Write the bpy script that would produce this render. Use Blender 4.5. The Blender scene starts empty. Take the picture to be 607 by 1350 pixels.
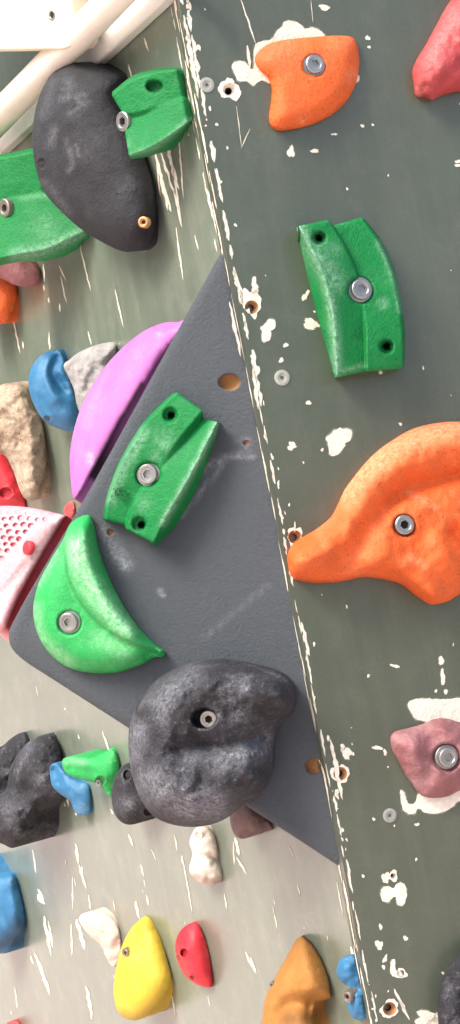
import bpy, bmesh, math, random
import numpy as np
from mathutils import Vector, noise, Matrix
from mathutils.geometry import delaunay_2d_cdt
random.seed(7); np.random.seed(7)
S = bpy.context.scene
# ---------------------------------------------------------------- camera
FPX = 2167.0            # focal length in photo pixels (photo 607 x 1350)
cam = bpy.data.objects.new('camera', bpy.data.cameras.new('camera'))
S.collection.objects.link(cam); S.camera = cam
cam.location = (0, 0, 0); cam.rotation_euler = (math.pi/2, 0, 0)
cam.data.sensor_fit = 'VERTICAL'; cam.data.sensor_height = 24
cam.data.lens = 24*FPX/1350; cam.data.clip_start = .02; cam.data.clip_end = 3000
# ---------------------------------------------------------------- sky, sun, exposure
SUN = Vector((-.62, -.42, .66)).normalized()
W = bpy.data.worlds.new('World'); S.world = W; W.use_nodes = True
nt = W.node_tree; bg = nt.nodes['Background']
sky = nt.nodes.new('ShaderNodeTexSky'); sky.sky_type = 'NISHITA'; sky.sun_disc = False
sky.sun_elevation = math.asin(SUN.z); sky.sun_rotation = math.atan2(SUN.x, SUN.y)
sky.air_density = 1.0; sky.dust_density = 3.5; sky.ozone_density = .6
nt.links.new(sky.outputs[0], bg.inputs[0]); bg.inputs[1].default_value = .135
sl = bpy.data.lights.new('sun', 'SUN'); sl.energy = 1.5; sl.angle = math.radians(20); sl.color = (1, .96, .90)
so = bpy.data.objects.new('sun', sl); S.collection.objects.link(so)
so.rotation_euler = (-SUN).to_track_quat('-Z', 'Y').to_euler()
S.view_settings.view_transform = 'Standard'; S.view_settings.look = 'None'
S.view_settings.exposure = 1.25; S.view_settings.gamma = 1; S.view_settings.use_curve_mapping = False

# ---------------------------------------------------------------- planes of the place
D = 1.30; SL = .19; AX0 = 236.0                   # the arete: x = AX0 + SL*y in the photo, at distance D
MM = .001
def V3(*a): return np.array(a, float)
def unit(v): return v/np.linalg.norm(v)
up = unit(V3(-SL, 0, 1)); s0 = unit(V3(1, 0, SL)); n0 = V3(0, -1, 0)
def ray(px, py): return V3((px-303.5)/FPX, 1, (675-py)/FPX)
def turned(deg): a = math.radians(deg); return math.cos(a)*n0 + math.sin(a)*s0   # + = faces right
A0 = ray(AX0+SL*675, 675)*D
class Plane:
    def __init__(s, o, n): s.o = np.array(o); s.n = unit(n)
    def at(s, px, py, h=0.0):
        d = ray(px, py); return d*(((s.o+s.n*h)@s.n)/(d@s.n))
    def height(s, p): return float((p-s.o)@s.n)
THR = .018
PR = Plane(A0, turned(14)); PL = Plane(A0+V3(0, .018, 0), turned(-62)); PV = Plane(A0+V3(0, .007, 0), turned(-17))
def front_plane(outline, tilt=-30, base=PL, edge=None):
    if edge:                                   # the line along which the hold's near side meets the panel
        a, b = base.at(*edge[0], .0005), base.at(*edge[1], .0005); d = unit(b-a); n = turned(tilt); return Plane(a, n-(n@d)*d)
    a = max(outline, key=lambda p: p[0]-SL*p[1]); return Plane(base.at(a[0], a[1], .0005), turned(tilt))

# ---------------------------------------------------------------- materials
def lin(c):
    return tuple((x/255/12.92 if x/255 <= .04045 else ((x/255+.055)/1.055)**2.4) for x in c)+(1,)
def mat(name, rgb, rough=.6, metal=0, bump=.3, grain=900, chalk=(200,200,195), chalkamt=.0, var=.25, spec=.5, coat=0, tint_shade=(30,26,24), lumps=60, pore=0):
    m = bpy.data.materials.new(name); m.use_nodes = True; t = m.node_tree; N = t.nodes; L = t.links
    b = N['Principled BSDF']; b.inputs['Roughness'].default_value = rough; b.inputs['Metallic'].default_value = metal
    b.inputs['Specular IOR Level'].default_value = spec; b.inputs['Coat Weight'].default_value = coat
    tc = N.new('ShaderNodeTexCoord')
    def nz(scale, det=4, ro=.6):
        n = N.new('ShaderNodeTexNoise'); n.inputs['Scale'].default_value = scale; n.inputs['Detail'].default_value = det
        n.inputs['Roughness'].default_value = ro; L.new(tc.outputs['Object'], n.inputs['Vector']); return n.outputs['Fac']
    def ramp(s, a, b_, lo=0, hi=1):
        r = N.new('ShaderNodeMapRange'); r.inputs[1].default_value = a; r.inputs[2].default_value = b_
        r.inputs[3].default_value = lo; r.inputs[4].default_value = hi; L.new(s, r.inputs[0]); return r.outputs[0]
    def math_(op, a, b_):
        n = N.new('ShaderNodeMath'); n.operation = op; n.use_clamp = op != 'ADD'
        for i, x in enumerate((a, b_)):
            if isinstance(x, (int, float)): n.inputs[i].default_value = x
            else: L.new(x, n.inputs[i])
        return n.outputs[0]
    def mix(f, a, b_, mode='MIX'):
        n = N.new('ShaderNodeMix'); n.data_type = 'RGBA'; n.blend_type = mode
        if isinstance(f, (int, float)): n.inputs[0].default_value = f
        else: L.new(f, n.inputs[0])
        for i, x in ((6, a), (7, b_)):
            if isinstance(x, tuple): n.inputs[i].default_value = x
            else: L.new(x, n.inputs[i])
        return n.outputs[2]
    c = lin(rgb)
    dark = tuple(x*(1-var) for x in c[:3])+(1,); lite = tuple(min(1, x*(1+var)) for x in c[:3])+(1,)
    col = mix(ramp(nz(lumps, 5), .3, .7), dark, lite)
    sp = ramp(nz(grain*.6, 2), .62, .72, 0, .45)              # little pale grains in the resin
    col = mix(math_('MULTIPLY', sp, min(1, .06+chalkamt*.55)), col, lin(chalk))
    at = N.new('ShaderNodeAttribute'); at.attribute_name = 'chalk'
    g1 = ramp(nz(260, 8, .85), .42, .60); g2 = ramp(nz(36, 5, .65), .5, .75)
    k = math_('MULTIPLY', at.outputs['Fac'], math_('ADD', math_('MULTIPLY', g1, .8), .2))
    k2 = math_('MULTIPLY', math_('MULTIPLY', g2, g1), chalkamt)
    geo = N.new('ShaderNodeNewGeometry'); edge = ramp(geo.outputs['Pointiness'], .53, .62, 0, chalkamt)
    k = math_('ADD', k, math_('ADD', k2, math_('MULTIPLY', edge, g1)))
    kk = N.new('ShaderNodeClamp'); L.new(k, kk.inputs[0]); kk.inputs[2].default_value = .92
    col = mix(kk.outputs[0], col, lin(chalk))
    at2 = N.new('ShaderNodeAttribute'); at2.attribute_name = 'tint_shade'
    col = mix(at2.outputs['Fac'], col, lin(tint_shade))  # painted recess and gap shade, plus bare wood, creases and base lines
    if pore:
        po = ramp(nz(430, 1), .665, .71, 0, pore); col = mix(po, col, lin(tint_shade))
    L.new(col, b.inputs['Base Color'])
    bp = N.new('ShaderNodeBump'); bp.inputs['Strength'].default_value = bump; bp.inputs['Distance'].default_value = .0012
    hh = math_('ADD', nz(grain, 3), math_('MULTIPLY', nz(grain*.22, 4), 1.6)); L.new(hh, bp.inputs['Height'])
    L.new(bp.outputs[0], b.inputs['Normal'])
    return m
def paint_mat(name, rgb, rough, streak, coat=0, crough=.2, haze=.1, sand=.12, spec=.5, scuff=(196,196,186)):
    """old brushed paint on plywood: tonal drift, streaks along the panel, scuffs"""
    m = mat(name, rgb, rough, bump=sand, grain=700, chalk=scuff, chalkamt=haze, var=.10, spec=spec, coat=coat, lumps=9)
    t = m.node_tree; N = t.nodes; L = t.links; b = N['Principled BSDF']; b.inputs['Coat IOR'].default_value = 1.6; b.inputs['Coat Roughness'].default_value = crough
    old = b.inputs['Base Color'].links[0].from_socket
    tc = N.new('ShaderNodeTexCoord'); mp = N.new('ShaderNodeMapping'); mp.inputs['Rotation'].default_value = (0, math.atan(-SL)*-1, 0)
    mp2 = N.new('ShaderNodeMapping'); mp2.inputs['Scale'].default_value = (1, 1, .07)
    L.new(tc.outputs['Object'], mp.inputs['Vector']); L.new(mp.outputs[0], mp2.inputs['Vector'])
    n = N.new('ShaderNodeTexNoise'); n.inputs['Scale'].default_value = 60; n.inputs['Detail'].default_value = 6; n.inputs['Roughness'].default_value = .7
    L.new(mp2.outputs[0], n.inputs['Vector'])
    r = N.new('ShaderNodeMapRange'); r.inputs[1].default_value = .45; r.inputs[2].default_value = .85; r.inputs[4].default_value = streak
    L.new(n.outputs['Fac'], r.inputs[0])
    x = N.new('ShaderNodeMix'); x.data_type = 'RGBA'; L.new(r.outputs[0], x.inputs[0]); L.new(old, x.inputs[6]); x.inputs[7].default_value = lin(scuff)
    L.new(x.outputs[2], b.inputs['Base Color'])
    rr = N.new('ShaderNodeMapRange'); rr.inputs[1].default_value = .3; rr.inputs[2].default_value = .7; rr.inputs[3].default_value = rough-.06; rr.inputs[4].default_value = rough+.1
    L.new(n.outputs['Fac'], rr.inputs[0]); L.new(rr.outputs[0], b.inputs['Roughness'])
    return m
M = {}
M['panel'] = paint_mat('dark_green_paint', (74,82,66), .42, .05, coat=.6, crough=.28, haze=.06, sand=.06)
M['panel2'] = paint_mat('sheen_paled_green_paint', (106,117,103), .36, .20, coat=1, crough=.24, haze=.25, sand=.04, scuff=(190,186,172))  # same green as the right panel, paled to paint in grazing reflections
M['volume'] = mat('grey_grit_paint', (76,82,88), .8, bump=.9, grain=1700, chalk=(175,180,188), chalkamt=.03, var=.05, lumps=200, tint_shade=(190,140,88))
M['chip'] = mat('bare_primer', (232,223,206), .85, bump=.6, grain=500, chalk=(190,165,130), chalkamt=.25, var=.12, lumps=220)
M['undercoat'] = mat('old_undercoat', (128,136,118), .8, bump=.3, grain=500, var=.15)
M['wood'] = mat('bare_plywood', (176,128,82), .8, bump=.4, grain=300, var=.3, chalk=(220,200,170), chalkamt=.3)
M['dark'] = mat('hole_shade', (34,26,20), .9, bump=.2)  # shade inside holes and sockets, painted as a dark material
M['steel'] = mat('zinc_steel', (165,165,162), .38, metal=.85, bump=.08, grain=900, chalk=(120,112,100), chalkamt=.2, var=.12)
M['wornsteel'] = mat('worn_steel', (150,142,132), .5, metal=.8, bump=.3, grain=700, chalk=(110,82,60), chalkamt=.6, var=.25, lumps=300)
M['plug'] = mat('grey_filler', (158,160,152), .7, bump=.2, chalkamt=.3)
M['brass'] = mat('brass_screw', (200,150,105), .45, metal=.6, bump=.1)
M['green'] = mat('green_resin', (0,120,56), .55, bump=.7, spec=.3, grain=700, chalk=(160,200,175), chalkamt=.12, var=.06, pore=.35, tint_shade=(8,36,22))
M['lime'] = mat('lime_resin', (24,160,76), .6, bump=.55, grain=750, chalk=(176,214,180), chalkamt=.3, var=.12, tint_shade=(20,70,40))
M['orange'] = mat('orange_resin', (222,97,34), .66, bump=.6, grain=620, chalk=(236,170,130), chalkamt=.22, var=.08, pore=.5, tint_shade=(110,45,15), lumps=30)
M['black'] = mat('black_resin', (36,37,42), .78, bump=1.0, grain=700, chalk=(120,122,128), chalkamt=.22, var=.2)
M['charcoal'] = mat('charcoal_resin', (38,38,43), .82, bump=1.4, grain=460, chalk=(150,152,162), chalkamt=.65, var=.45, lumps=60, pore=.5)
M['red'] = mat('faded_red_resin', (176,64,66), .6, bump=.5, grain=700, chalk=(225,160,155), chalkamt=.45, var=.12)
M['brightred'] = mat('red_resin', (205,38,52), .5, bump=.3, chalk=(235,150,150), chalkamt=.3, var=.1)
M['brown'] = mat('brown_resin', (104,80,78), .7, bump=.7, grain=600, chalk=(160,140,135), chalkamt=.4, var=.3)
M['mauve'] = mat('mauve_resin', (142,92,94), .68, bump=.6, grain=600, chalk=(196,165,165), chalkamt=.5, var=.2)
M['purple'] = mat('purple_resin', (180,106,172), .5, spec=.35, bump=.12, chalk=(226,190,226), chalkamt=.35, var=.08)
M['pink'] = mat('chalky_pink_resin', (222,150,158), .75, bump=.4, chalk=(240,222,224), chalkamt=.3, var=.12, tint_shade=(150,24,38))
M['blue'] = mat('blue_resin', (44,112,156), .5, bump=.4, chalk=(150,180,196), chalkamt=.4, var=.2)
M['stone'] = mat('beige_stone', (158,138,116), .85, bump=1.4, grain=240, chalk=(206,192,172), chalkamt=.9, var=.4, lumps=80, pore=.9, tint_shade=(70,56,44))
M['greystone'] = mat('grey_stone', (150,148,146), .85, bump=1.2, grain=260, chalk=(205,203,200), chalkamt=.7, var=.3, lumps=90)
M['white'] = mat('white_resin', (222,210,196), .7, bump=.5, grain=300, chalk=(244,240,236), chalkamt=.6, var=.12, tint_shade=(120,90,70))
M['blush'] = mat('blush_resin', (212,184,172), .7, bump=.5, grain=300, chalk=(236,224,216), chalkamt=.4, var=.12)
M['yellow'] = mat('yellow_resin', (208,176,52), .55, bump=.45, chalk=(238,226,150), chalkamt=.3, var=.07, tint_shade=(140,100,20))
M['ochre'] = mat('ochre_resin', (172,116,50), .65, bump=.6, chalk=(190,160,110), chalkamt=.3, var=.14, tint_shade=(70,40,14))
M['polepaint'] = paint_mat('pole_paint', (238,230,216), .45, .2, scuff=(190,170,140))
M['cream'] = paint_mat('cream_paint', (236,220,196), .5, .1, scuff=(200,180,150))
M['whitepaint'] = paint_mat('white_paint', (242,240,234), .4, .12, scuff=(190,175,150))
M['grass'] = mat('grass_ground', (78,92,58), .9, bump=.3, grain=40, var=.3, lumps=2)
M['ground'] = mat('reflector_ground_pale', (224,200,190), .9, bump=.3, grain=40, var=.12, lumps=.8)
M['leaf'] = mat('reflection_ridge_green', (62,84,44), .6, bump=.1, var=.35, lumps=4)
M['bark'] = mat('bark', (82,68,54), .9, var=.3)

# ---------------------------------------------------------------- object helpers
def link(o, parent=None):
    S.collection.objects.link(o)
    if parent: o.parent = parent
    return o
def thing(name, label, cat, loc, group=None):
    o = bpy.data.objects.new(name, None); o.empty_display_size = .02; o.location = tuple(loc)
    o['label'] = label; o['category'] = cat
    if group: o['group'] = group
    return link(o)
def mesh(name, verts, faces, mats, parent=None, smooth=True, attrs=None, fmat=None, origin=None):
    og = np.array(parent.location) if parent is not None and origin is None else (np.zeros(3) if origin is None else np.array(origin))
    me = bpy.data.meshes.new(name)
    me.from_pydata([tuple(np.array(v)-og) for v in verts], [], [tuple(f) for f in faces])
    for m in (mats if isinstance(mats, (list, tuple)) else [mats]): me.materials.append(m)
    if fmat: me.polygons.foreach_set('material_index', fmat)
    if attrs:
        for k, a in attrs.items():
            at = me.attributes.new(k, 'FLOAT', 'POINT'); at.data.foreach_set('value', np.array(a, np.float32))
    me.polygons.foreach_set('use_smooth', [smooth]*len(me.polygons))
    bm = bmesh.new(); bm.from_mesh(me); bmesh.ops.recalc_face_normals(bm, faces=bm.faces); bm.to_mesh(me); bm.free()
    o = bpy.data.objects.new(name, me); link(o, parent)
    if parent is None: o.location = tuple(og)
    return o
def spline(pts, step=3.0, closed=True):
    n = len(pts); out = []
    P = [np.array(p[:2], float) for p in pts]; sh = [len(p) > 2 for p in pts]
    for i in range(n if closed else n-1):
        p1, p2 = P[i], P[(i+1) % n]
        p0 = p1 if (sh[i] or (not closed and i == 0)) else P[i-1]
        p3 = p2 if (sh[(i+1) % n] or (not closed and i == n-2)) else P[(i+2) % n]
        k = max(1, int(np.linalg.norm(p2-p1)/step))
        for j in range(k):
            t = j/k
            out.append(.5*((2*p1)+(p2-p0)*t+(2*p0-5*p1+4*p2-p3)*t*t+(3*p1-p0-3*p2+p3)*t**3))
    if not closed: out.append(P[-1])
    return np.array(out)
def segdist(Q, A, closed=True):
    """distance and side of points Q to polyline A"""
    B = np.roll(A, -1, 0) if closed else A[1:]; A_ = A if closed else A[:-1]
    best = np.full(len(Q), 1e9); sign = np.ones(len(Q))
    for a, b in zip(A_, B):
        ab = b-a; L2 = ab@ab+1e-9; t = np.clip(((Q-a)@ab)/L2, 0, 1); d = Q-(a+t[:, None]*ab)
        dd = np.hypot(d[:, 0], d[:, 1]); m = dd < best-1e-9; best[m] = dd[m]
        sign[m] = np.sign(ab[0]*(Q[m, 1]-a[1])-ab[1]*(Q[m, 0]-a[0]))
    return best, sign
def inside(Q, A):
    c = np.zeros(len(Q), bool); x, y = Q[:, 0], Q[:, 1]; B = np.roll(A, -1, 0)
    for a, b in zip(A, B):
        if a[1] == b[1]: continue
        m = (a[1] > y) != (b[1] > y); c ^= m & (x < (b[0]-a[0])*(y-a[1])/(b[1]-a[1])+a[0])
    return c
def sstep(x): x = np.clip(x, 0, 1); return x*x*(3-2*x)
def feature_height(Q, feats, seed=0):
    h = np.zeros(len(Q)); tint_shade = np.zeros(len(Q))
    for f in feats:
        if f[0] == 'r':      # ridge (+) or valley (-) along a line
            d, _ = segdist(Q, spline(f[1], 4, False) if len(f[1]) > 1 else np.array([f[1][0], f[1][0]], float), False); h += f[3]*np.exp(-(d/f[2])**2)
        elif f[0] == 's':    # step across a line (+ on the right-hand side when walking down)
            d, s = segdist(Q, spline(f[1], 4, False), False); fall = np.exp(-(d/f[4])**2) if len(f) > 4 else 1
            h += f[3]*np.tanh(s*d/f[2])*fall
        elif f[0] == 'h':    # hole: x, y, radius, depth, aspect(x), painted inner shade (bare wood on the volume)
            asp = f[5] if len(f) > 5 else 1; dt = f[6] if len(f) > 6 else 0
            d = np.hypot((Q[:, 0]-f[1])/asp, Q[:, 1]-f[2]); k = 1-sstep((d-f[3]*.82)/(f[3]*.3)); h -= f[4]*k; tint_shade = np.maximum(tint_shade, dt*k)
        elif f[0] == 'n':    # lumpy noise: wavelength, amplitude
            h += np.array([f[2]*noise.fractal(Vector((x/f[1], y/f[1], seed*3.1)), .9, 2.0, 3) for x, y in Q])
        elif f[0] == 'f':    # facets (voronoi-like planes): wavelength, amp
            h += np.array([f[2]*(noise.voronoi(Vector((x/f[1], y/f[1], seed*1.7)))[0][0]) for x, y in Q])
    return h, tint_shade
def marks(Q, spots):
    c = np.zeros(len(Q))
    for s in spots:
        if isinstance(s[0], list): d, _ = segdist(Q, spline(s[0], 5, False), False)
        else: d = np.hypot(Q[:, 0]-s[0][0], Q[:, 1]-s[0][1])
        r, a = s[-2], s[-1]; c = np.maximum(c, a*np.exp(-(d/r)**2))
    return c
def lump(name, outline, plane, H, w, feats=(), mt='green', parent=None, step=2.6, foot=None, spots=(), seed=1, rim=.0, power=2.0, dirts=()):
    """solid on `plane`: a rounded relief H mm high inside the outline, walls down to the surface it is fixed to"""
    A = spline(outline, 3.0); 
    if np.sum(A[:, 0]*np.roll(A[:, 1], -1)-np.roll(A[:, 0], -1)*A[:, 1]) < 0: A = A[::-1]
    # ragged the tiniest bit
    lo, hi = A.min(0), A.max(0); pts = []
    y = lo[1]; r = 0
    while y < hi[1]:
        x = lo[0]+(r % 2)*step/2
        while x < hi[0]: pts.append((x, y)); x += step
        y += step*.87; r += 1
    for f in feats:
        if f[0] == 'h':
            asp = f[5] if len(f) > 5 else 1
            for q in (.0, .35, .65, .82, .92, 1.0, 1.12, 1.3):
                n = max(1, int(q*26)) if f[3] > 4 else max(1, int(q*14))
                for k in range(n): pts.append((f[1]+asp*f[3]*q*math.cos(k*math.tau/n+q), f[2]+f[3]*q*math.sin(k*math.tau/n+q)))
    Q = np.array(pts); d, _ = segdist(Q, A); Q = Q[inside(Q, A) & (d > 1.9)]
    T = np.roll(A, -1, 0)-np.roll(A, 1, 0); T /= np.linalg.norm(T, axis=1)[:, None]+1e-9; Nn = np.stack([-T[:, 1], T[:, 0]], 1)
    R1 = A+Nn*.7; R1 = R1[inside(R1, A)]
    allp = np.vstack([A, R1, Q]); n = len(A)
    vs, es, fs, ov, _, _ = delaunay_2d_cdt([Vector(p) for p in allp], [(i, (i+1) % n) for i in range(n)], [], 1, 1e-4)
    P = np.array([(v.x, v.y) for v in vs])
    d, _ = segdist(P, A); d[d < 1e-3] = 0
    p = (1-(1-np.clip(d/w, 0, 1))**power)**(1/power)
    # soften the medial ridge of the profile over the mesh
    E = np.array(sorted({(min(a, b), max(a, b)) for f in fs for a, b in zip(f, tuple(f[1:])+tuple(f[:1]))})); kf = sstep(d/max(4, w*.5))
    deg = np.bincount(E.ravel(), minlength=len(P)).astype(float)+1e-9
    for _ in range(30 if step < 5 else 0):
        acc = np.bincount(E[:, 0], p[E[:, 1]], len(P))+np.bincount(E[:, 1], p[E[:, 0]], len(P)); p = p*(1-kf*.8)+acc/deg*kf*.8
    fh, tint_shade = feature_height(P, feats, seed)
    h = rim*(d > 1e-3) + H*p + fh*sstep(d/max(3, w*.35)); h = np.where(d <= 1e-3, rim, np.maximum(h, -12 if name == 'body' and mt == 'volume' else .3))
    verts = [plane.at(x, y, hh*MM) for (x, y), hh in zip(P, h)]
    faces = [tuple(f) for f in fs]
    ch = marks(P, spots) if spots else np.zeros(len(P))
    if dirts: tint_shade = np.maximum(tint_shade, marks(P, dirts))  # tinted lines along edges, creases and the painted shadow gap
    # wall: from the outline down to the mounting surface
    cnt = {}
    for f in faces:
        for a, b in zip(f, f[1:]+f[:1]): cnt[(a, b)] = 1
    bd = [(a, b) for (a, b) in cnt if (b, a) not in cnt]
    base = {}
    tgt = foot or plane; ch = list(ch); tint_shade = list(tint_shade)
    for a, b in bd:
        for i in (a, b):
            if i not in base:
                pt = verts[i]; hh = tgt.height(pt); base[i] = len(verts)
                verts.append(pt-tgt.n*(hh+.0012)); ch.append(0); tint_shade.append(tint_shade[i])
    for a, b in bd: faces.append((b, a, base[a], base[b]))
    return mesh(name, verts, faces, M[mt], parent, attrs={'chalk': ch, 'tint_shade': tint_shade})

def band_body(name, cols, plane, parent, feats=(), mt='green', foot=None, spots=(), rows=90, sub=2.2, seed=1):
    """body made of bands running lengthwise; cols = [(photo polyline, [heights along it]), ...]"""
    curves = []
    for pl, hs in cols:
        A = spline(pl, 2, False); L = np.r_[0, np.cumsum(np.hypot(*np.diff(A, axis=0).T))]; t = np.linspace(0, 1, rows)
        X = np.interp(t*L[-1], L, A[:, 0]); Y = np.interp(t*L[-1], L, A[:, 1]); Hh = np.interp(t, np.linspace(0, 1, len(hs)), hs)
        curves.append(np.stack([X, Y, Hh], 1))
    grid = []
    for a, b in zip(curves, curves[1:]):
        k = max(1, int(np.max(np.hypot(*(a-b)[:, :2].T))/sub)); 
        for j in range(k): grid.append(a*(1-j/k)+b*j/k)
    grid.append(curves[-1]); G = np.array(grid)          # (cols, rows, 3)
    nc, nr = G.shape[:2]; P = G.reshape(-1, 3)
    fh, tint_shade = feature_height(P[:, :2], feats, seed)
    e = np.ones((nc, nr)); e[0] = 0; e[-1] = 0; e = e.reshape(-1)
    h = P[:, 2]+fh*e; row = np.tile(np.arange(nr), nc); t = np.minimum(row, nr-1-row)
    h = h - 1.6*np.exp(-(t/1.0)**2)*(h > 2)
    verts = [plane.at(x, y, max(0, hh)*MM) for (x, y), hh in zip(P[:, :2], h)]; ch = list(marks(P[:, :2], spots)) if spots else [0]*len(P); tint_shade = list(tint_shade)
    faces = [(i*nr+j, i*nr+j+1, (i+1)*nr+j+1, (i+1)*nr+j) for i in range(nc-1) for j in range(nr-1)]
    loop = [i*nr for i in range(nc)]+[(nc-1)*nr+j for j in range(1, nr)]+[i*nr+nr-1 for i in range(nc-2, -1, -1)]+[j for j in range(nr-2, 0, -1)]
    tgt = foot or plane; b0 = len(verts)
    cen = np.mean([verts[i] for i in loop], 0)
    for i in loop:
        hv = tgt.height(verts[i]); q_ = verts[i]+(cen-verts[i])*(.13 if hv > .004 else 0); verts.append(q_-tgt.n*(tgt.height(q_)+.0012)); ch.append(0); tint_shade.append(0)
    m = len(loop)
    for k in range(m): faces.append((loop[k], loop[(k+1) % m], b0+(k+1) % m, b0+k))
    return mesh(name, verts, faces, M[mt], parent, attrs={'chalk': ch, 'tint_shade': tint_shade})

def frame_of(n):
    n = unit(n); u = unit(np.cross(V3(0, 0, 1), n)); v = np.cross(n, u); return u, v, n
def revolve(prof, c, n, seg=40, hexr=None, hexd=0, rot=.3):
    """profile [(r, h)] from the outside in, optionally closed by a hexagon socket"""
    u, v, w = frame_of(n); vs = []; fs = []
    def ring(r, h, he=False):
        b = len(vs)
        for k in range(seg):
            a = k*math.tau/seg; rr = r
            if he: q = (a % (math.pi/3))-math.pi/6; rr = r*math.cos(math.pi/6)/math.cos(q)
            vs.append(c+u*rr*math.cos(a+rot)+v*rr*math.sin(a+rot)+w*h)
        return b
    rs = [ring(r, h) for r, h in prof]
    if hexr: rs += [ring(hexr, prof[-1][1], True), ring(hexr*.97, prof[-1][1]-hexd, True)]
    for a, b in zip(rs, rs[1:]):
        for k in range(seg): fs.append((a+k, a+(k+1) % seg, b+(k+1) % seg, b+k))
    fs.append(tuple(rs[-1]+k for k in range(seg)))
    return vs, fs
def flat_by_angle(o, deg=35):
    me = o.data; bm = bmesh.new(); bm.from_mesh(me)
    for e in bm.edges:
        if len(e.link_faces) == 2 and e.calc_face_angle(0) > math.radians(deg): e.smooth = False
    bm.to_mesh(me); bm.free()
def bolt(parent, p, n, R=.0084, rot=.3, washer=True, mt='steel'):
    q0 = random.Random(int(p[0]*9e4+p[2]*7e4)); n = unit(unit(n)+V3(*[q0.uniform(-.05, .05) for _ in range(3)])); rot = q0.uniform(0, 1); mt = q0.choice(('steel', 'steel', 'wornsteel')); washer = washer and n[0] > -.6; k = R
    vs, fs = revolve([(k*.93, -.010), (k*.93, .0030), (k*.90, .0038), (k*.82, .0043), (k*.62, .0043), (k*.56, .0037)], p, n, 48, k*.43, .0034, rot)
    o = mesh('bolt', vs, fs, [M[mt], M['dark']], parent, fmat=[1 if i >= len(fs)-1 else 0 for i in range(len(fs))]); flat_by_angle(o, 30)  # socket bottom coloured dark in place of its shade
    if washer:
        vs, fs = revolve([(k*1.14, -.003), (k*1.14, .0005), (k*1.08, .0009), (k*.9, .0009)], p, n, 48)
        w = mesh('washer', vs, fs, M[mt], parent); w.parent = o; flat_by_angle(w, 30)
    return o
def outline_base(outline, plane, foot=None):
    c = np.mean([p[:2] for p in outline], 0); p = plane.at(*c)
    if foot: p = p-foot.n*foot.height(p)
    return p
GRP_G = 'green stepped block holds'
def hold(label, outline, plane, H, w, feats=(), mt='green', bolts=(), foot=None, group='climbing holds', bn=None, cat='climbing hold', name='climbing_hold', **kw):
    t = thing(name, label, cat, outline_base(outline, plane, foot), group)
    b = lump('body', outline, plane, H, w, feats, mt, t, foot=foot, **kw)
    for q in bolts: bolt(t, plane.at(q[0], q[1], q[2]*MM), (bn if bn is not None else (foot or plane).n), R=q[3] if len(q) > 3 else .0084, rot=q[4] if len(q) > 4 else .3, washer=(q[5] if len(q) > 5 else True))
    return t

# ================================================================ THE SETTING
gz = -1.30
g = mesh('ground', [(-600, -600, gz), (600, -600, gz), (600, 600, gz), (-600, 600, gz)], [(0, 1, 2, 3)], M['grass'], smooth=False); g['kind'] = 'structure'
g = mesh('reflector_ground', [(-6, -8, gz+.004), (8, -8, gz+.004), (8, 6.5, gz+.004), (-6, 6.5, gz+.004)], [(0, 1, 2, 3)], M['ground'], smooth=False); g['kind'] = 'structure'  # unseen pale sheet added to brighten the panels' lower reflections
# unseen ridge added all round, dark green to darken what the panels reflect
vs = []; fs = []; nx, ny = 361, 12
for i in range(nx):
    a = math.radians(360*i/(nx-1))
    for j in range(ny):
        t = j/(ny-1); rr = 15+9*t; hgt = (4.4+.8*math.cos(a+.8))*math.sin(math.pi*min(1, t*1.15+.02))**.6*(1+.25*noise.fractal(Vector((4*math.cos(a), 4*math.sin(a), t*2+1)), 1, 2, 4)) if 0 < t < 1 else -.2
        rr += 1.2*noise.noise(Vector((12*math.cos(a), 12*math.sin(a), t*7))); vs.append((math.sin(a)*rr, math.cos(a)*rr, gz+hgt+(.7*noise.noise(Vector((30*math.cos(a), 30*math.sin(a), t*9))) if 0 < t < 1 else 0)))
for i in range(nx-1):
    for j in range(ny-1): fs.append((i*ny+j, (i+1)*ny+j, (i+1)*ny+j+1, i*ny+j+1))
g = mesh('reflection_ridge', vs, fs, M['leaf']); g['kind'] = 'structure'

# ---- the two plywood panels
def circle(cx, cy, r, n=28): return [(cx+r*math.cos(k*math.tau/n), cy+r*math.sin(k*math.tau/n)) for k in range(n)]
def blob(cx, cy, rx, ry, ang=0, rag=.35, seed=0, n=38):
    rnd = random.Random(seed*77+int(cx*3+cy)); ph = [rnd.uniform(0, 6.28) for _ in range(4)]; out = []
    for k in range(n):
        a = k*math.tau/n; r = 1+rag*(.5*math.sin(2*a+ph[0])+.35*math.sin(3*a+ph[1])+.2*math.sin(5*a+ph[2])+.12*math.sin(9*a+ph[3]))+rnd.uniform(-.05, .05)
        x, y = rx*r*math.cos(a), ry*r*math.sin(a); out.append((cx+x*math.cos(ang)-y*math.sin(ang), cy+x*math.sin(ang)+y*math.cos(ang)))
    return out
def streak(x0, y0, x1, y1, w, seed=0):
    rnd = random.Random(seed+int(x0*7+y0*3)); L = math.hypot(x1-x0, y1-y0); n = max(3, int(L/5)); dx, dy = (x1-x0)/L, (y1-y0)/L; a = []; b = []
    for i in range(n+1):
        t = i/n; e = math.sin(math.pi*min(1, max(.03, t)))**.5*w/2; j = rnd.uniform(-.12, .12)*w
        cx, cy = x0+(x1-x0)*t-dy*j, y0+(y1-y0)*t+dx*j; l, r = e*rnd.uniform(.35, 1.1), e*rnd.uniform(.35, 1.1)
        a.append((cx-dy*l, cy+dx*l)); b.append((cx+dy*r, cy-dx*r))
    return a+b[::-1]
def ragged(pts, seed=1):
    A = spline(pts, 2.2); return [(x+1.1*noise.noise(Vector((x*.35, y*.35, seed)))+.5*noise.noise(Vector((x*1.1, y*1.1, seed))), y+1.1*noise.noise(Vector((x*.35, y*.35, seed+9)))+.5*noise.noise(Vector((x, y, seed+5)))) for x, y in A]
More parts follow.
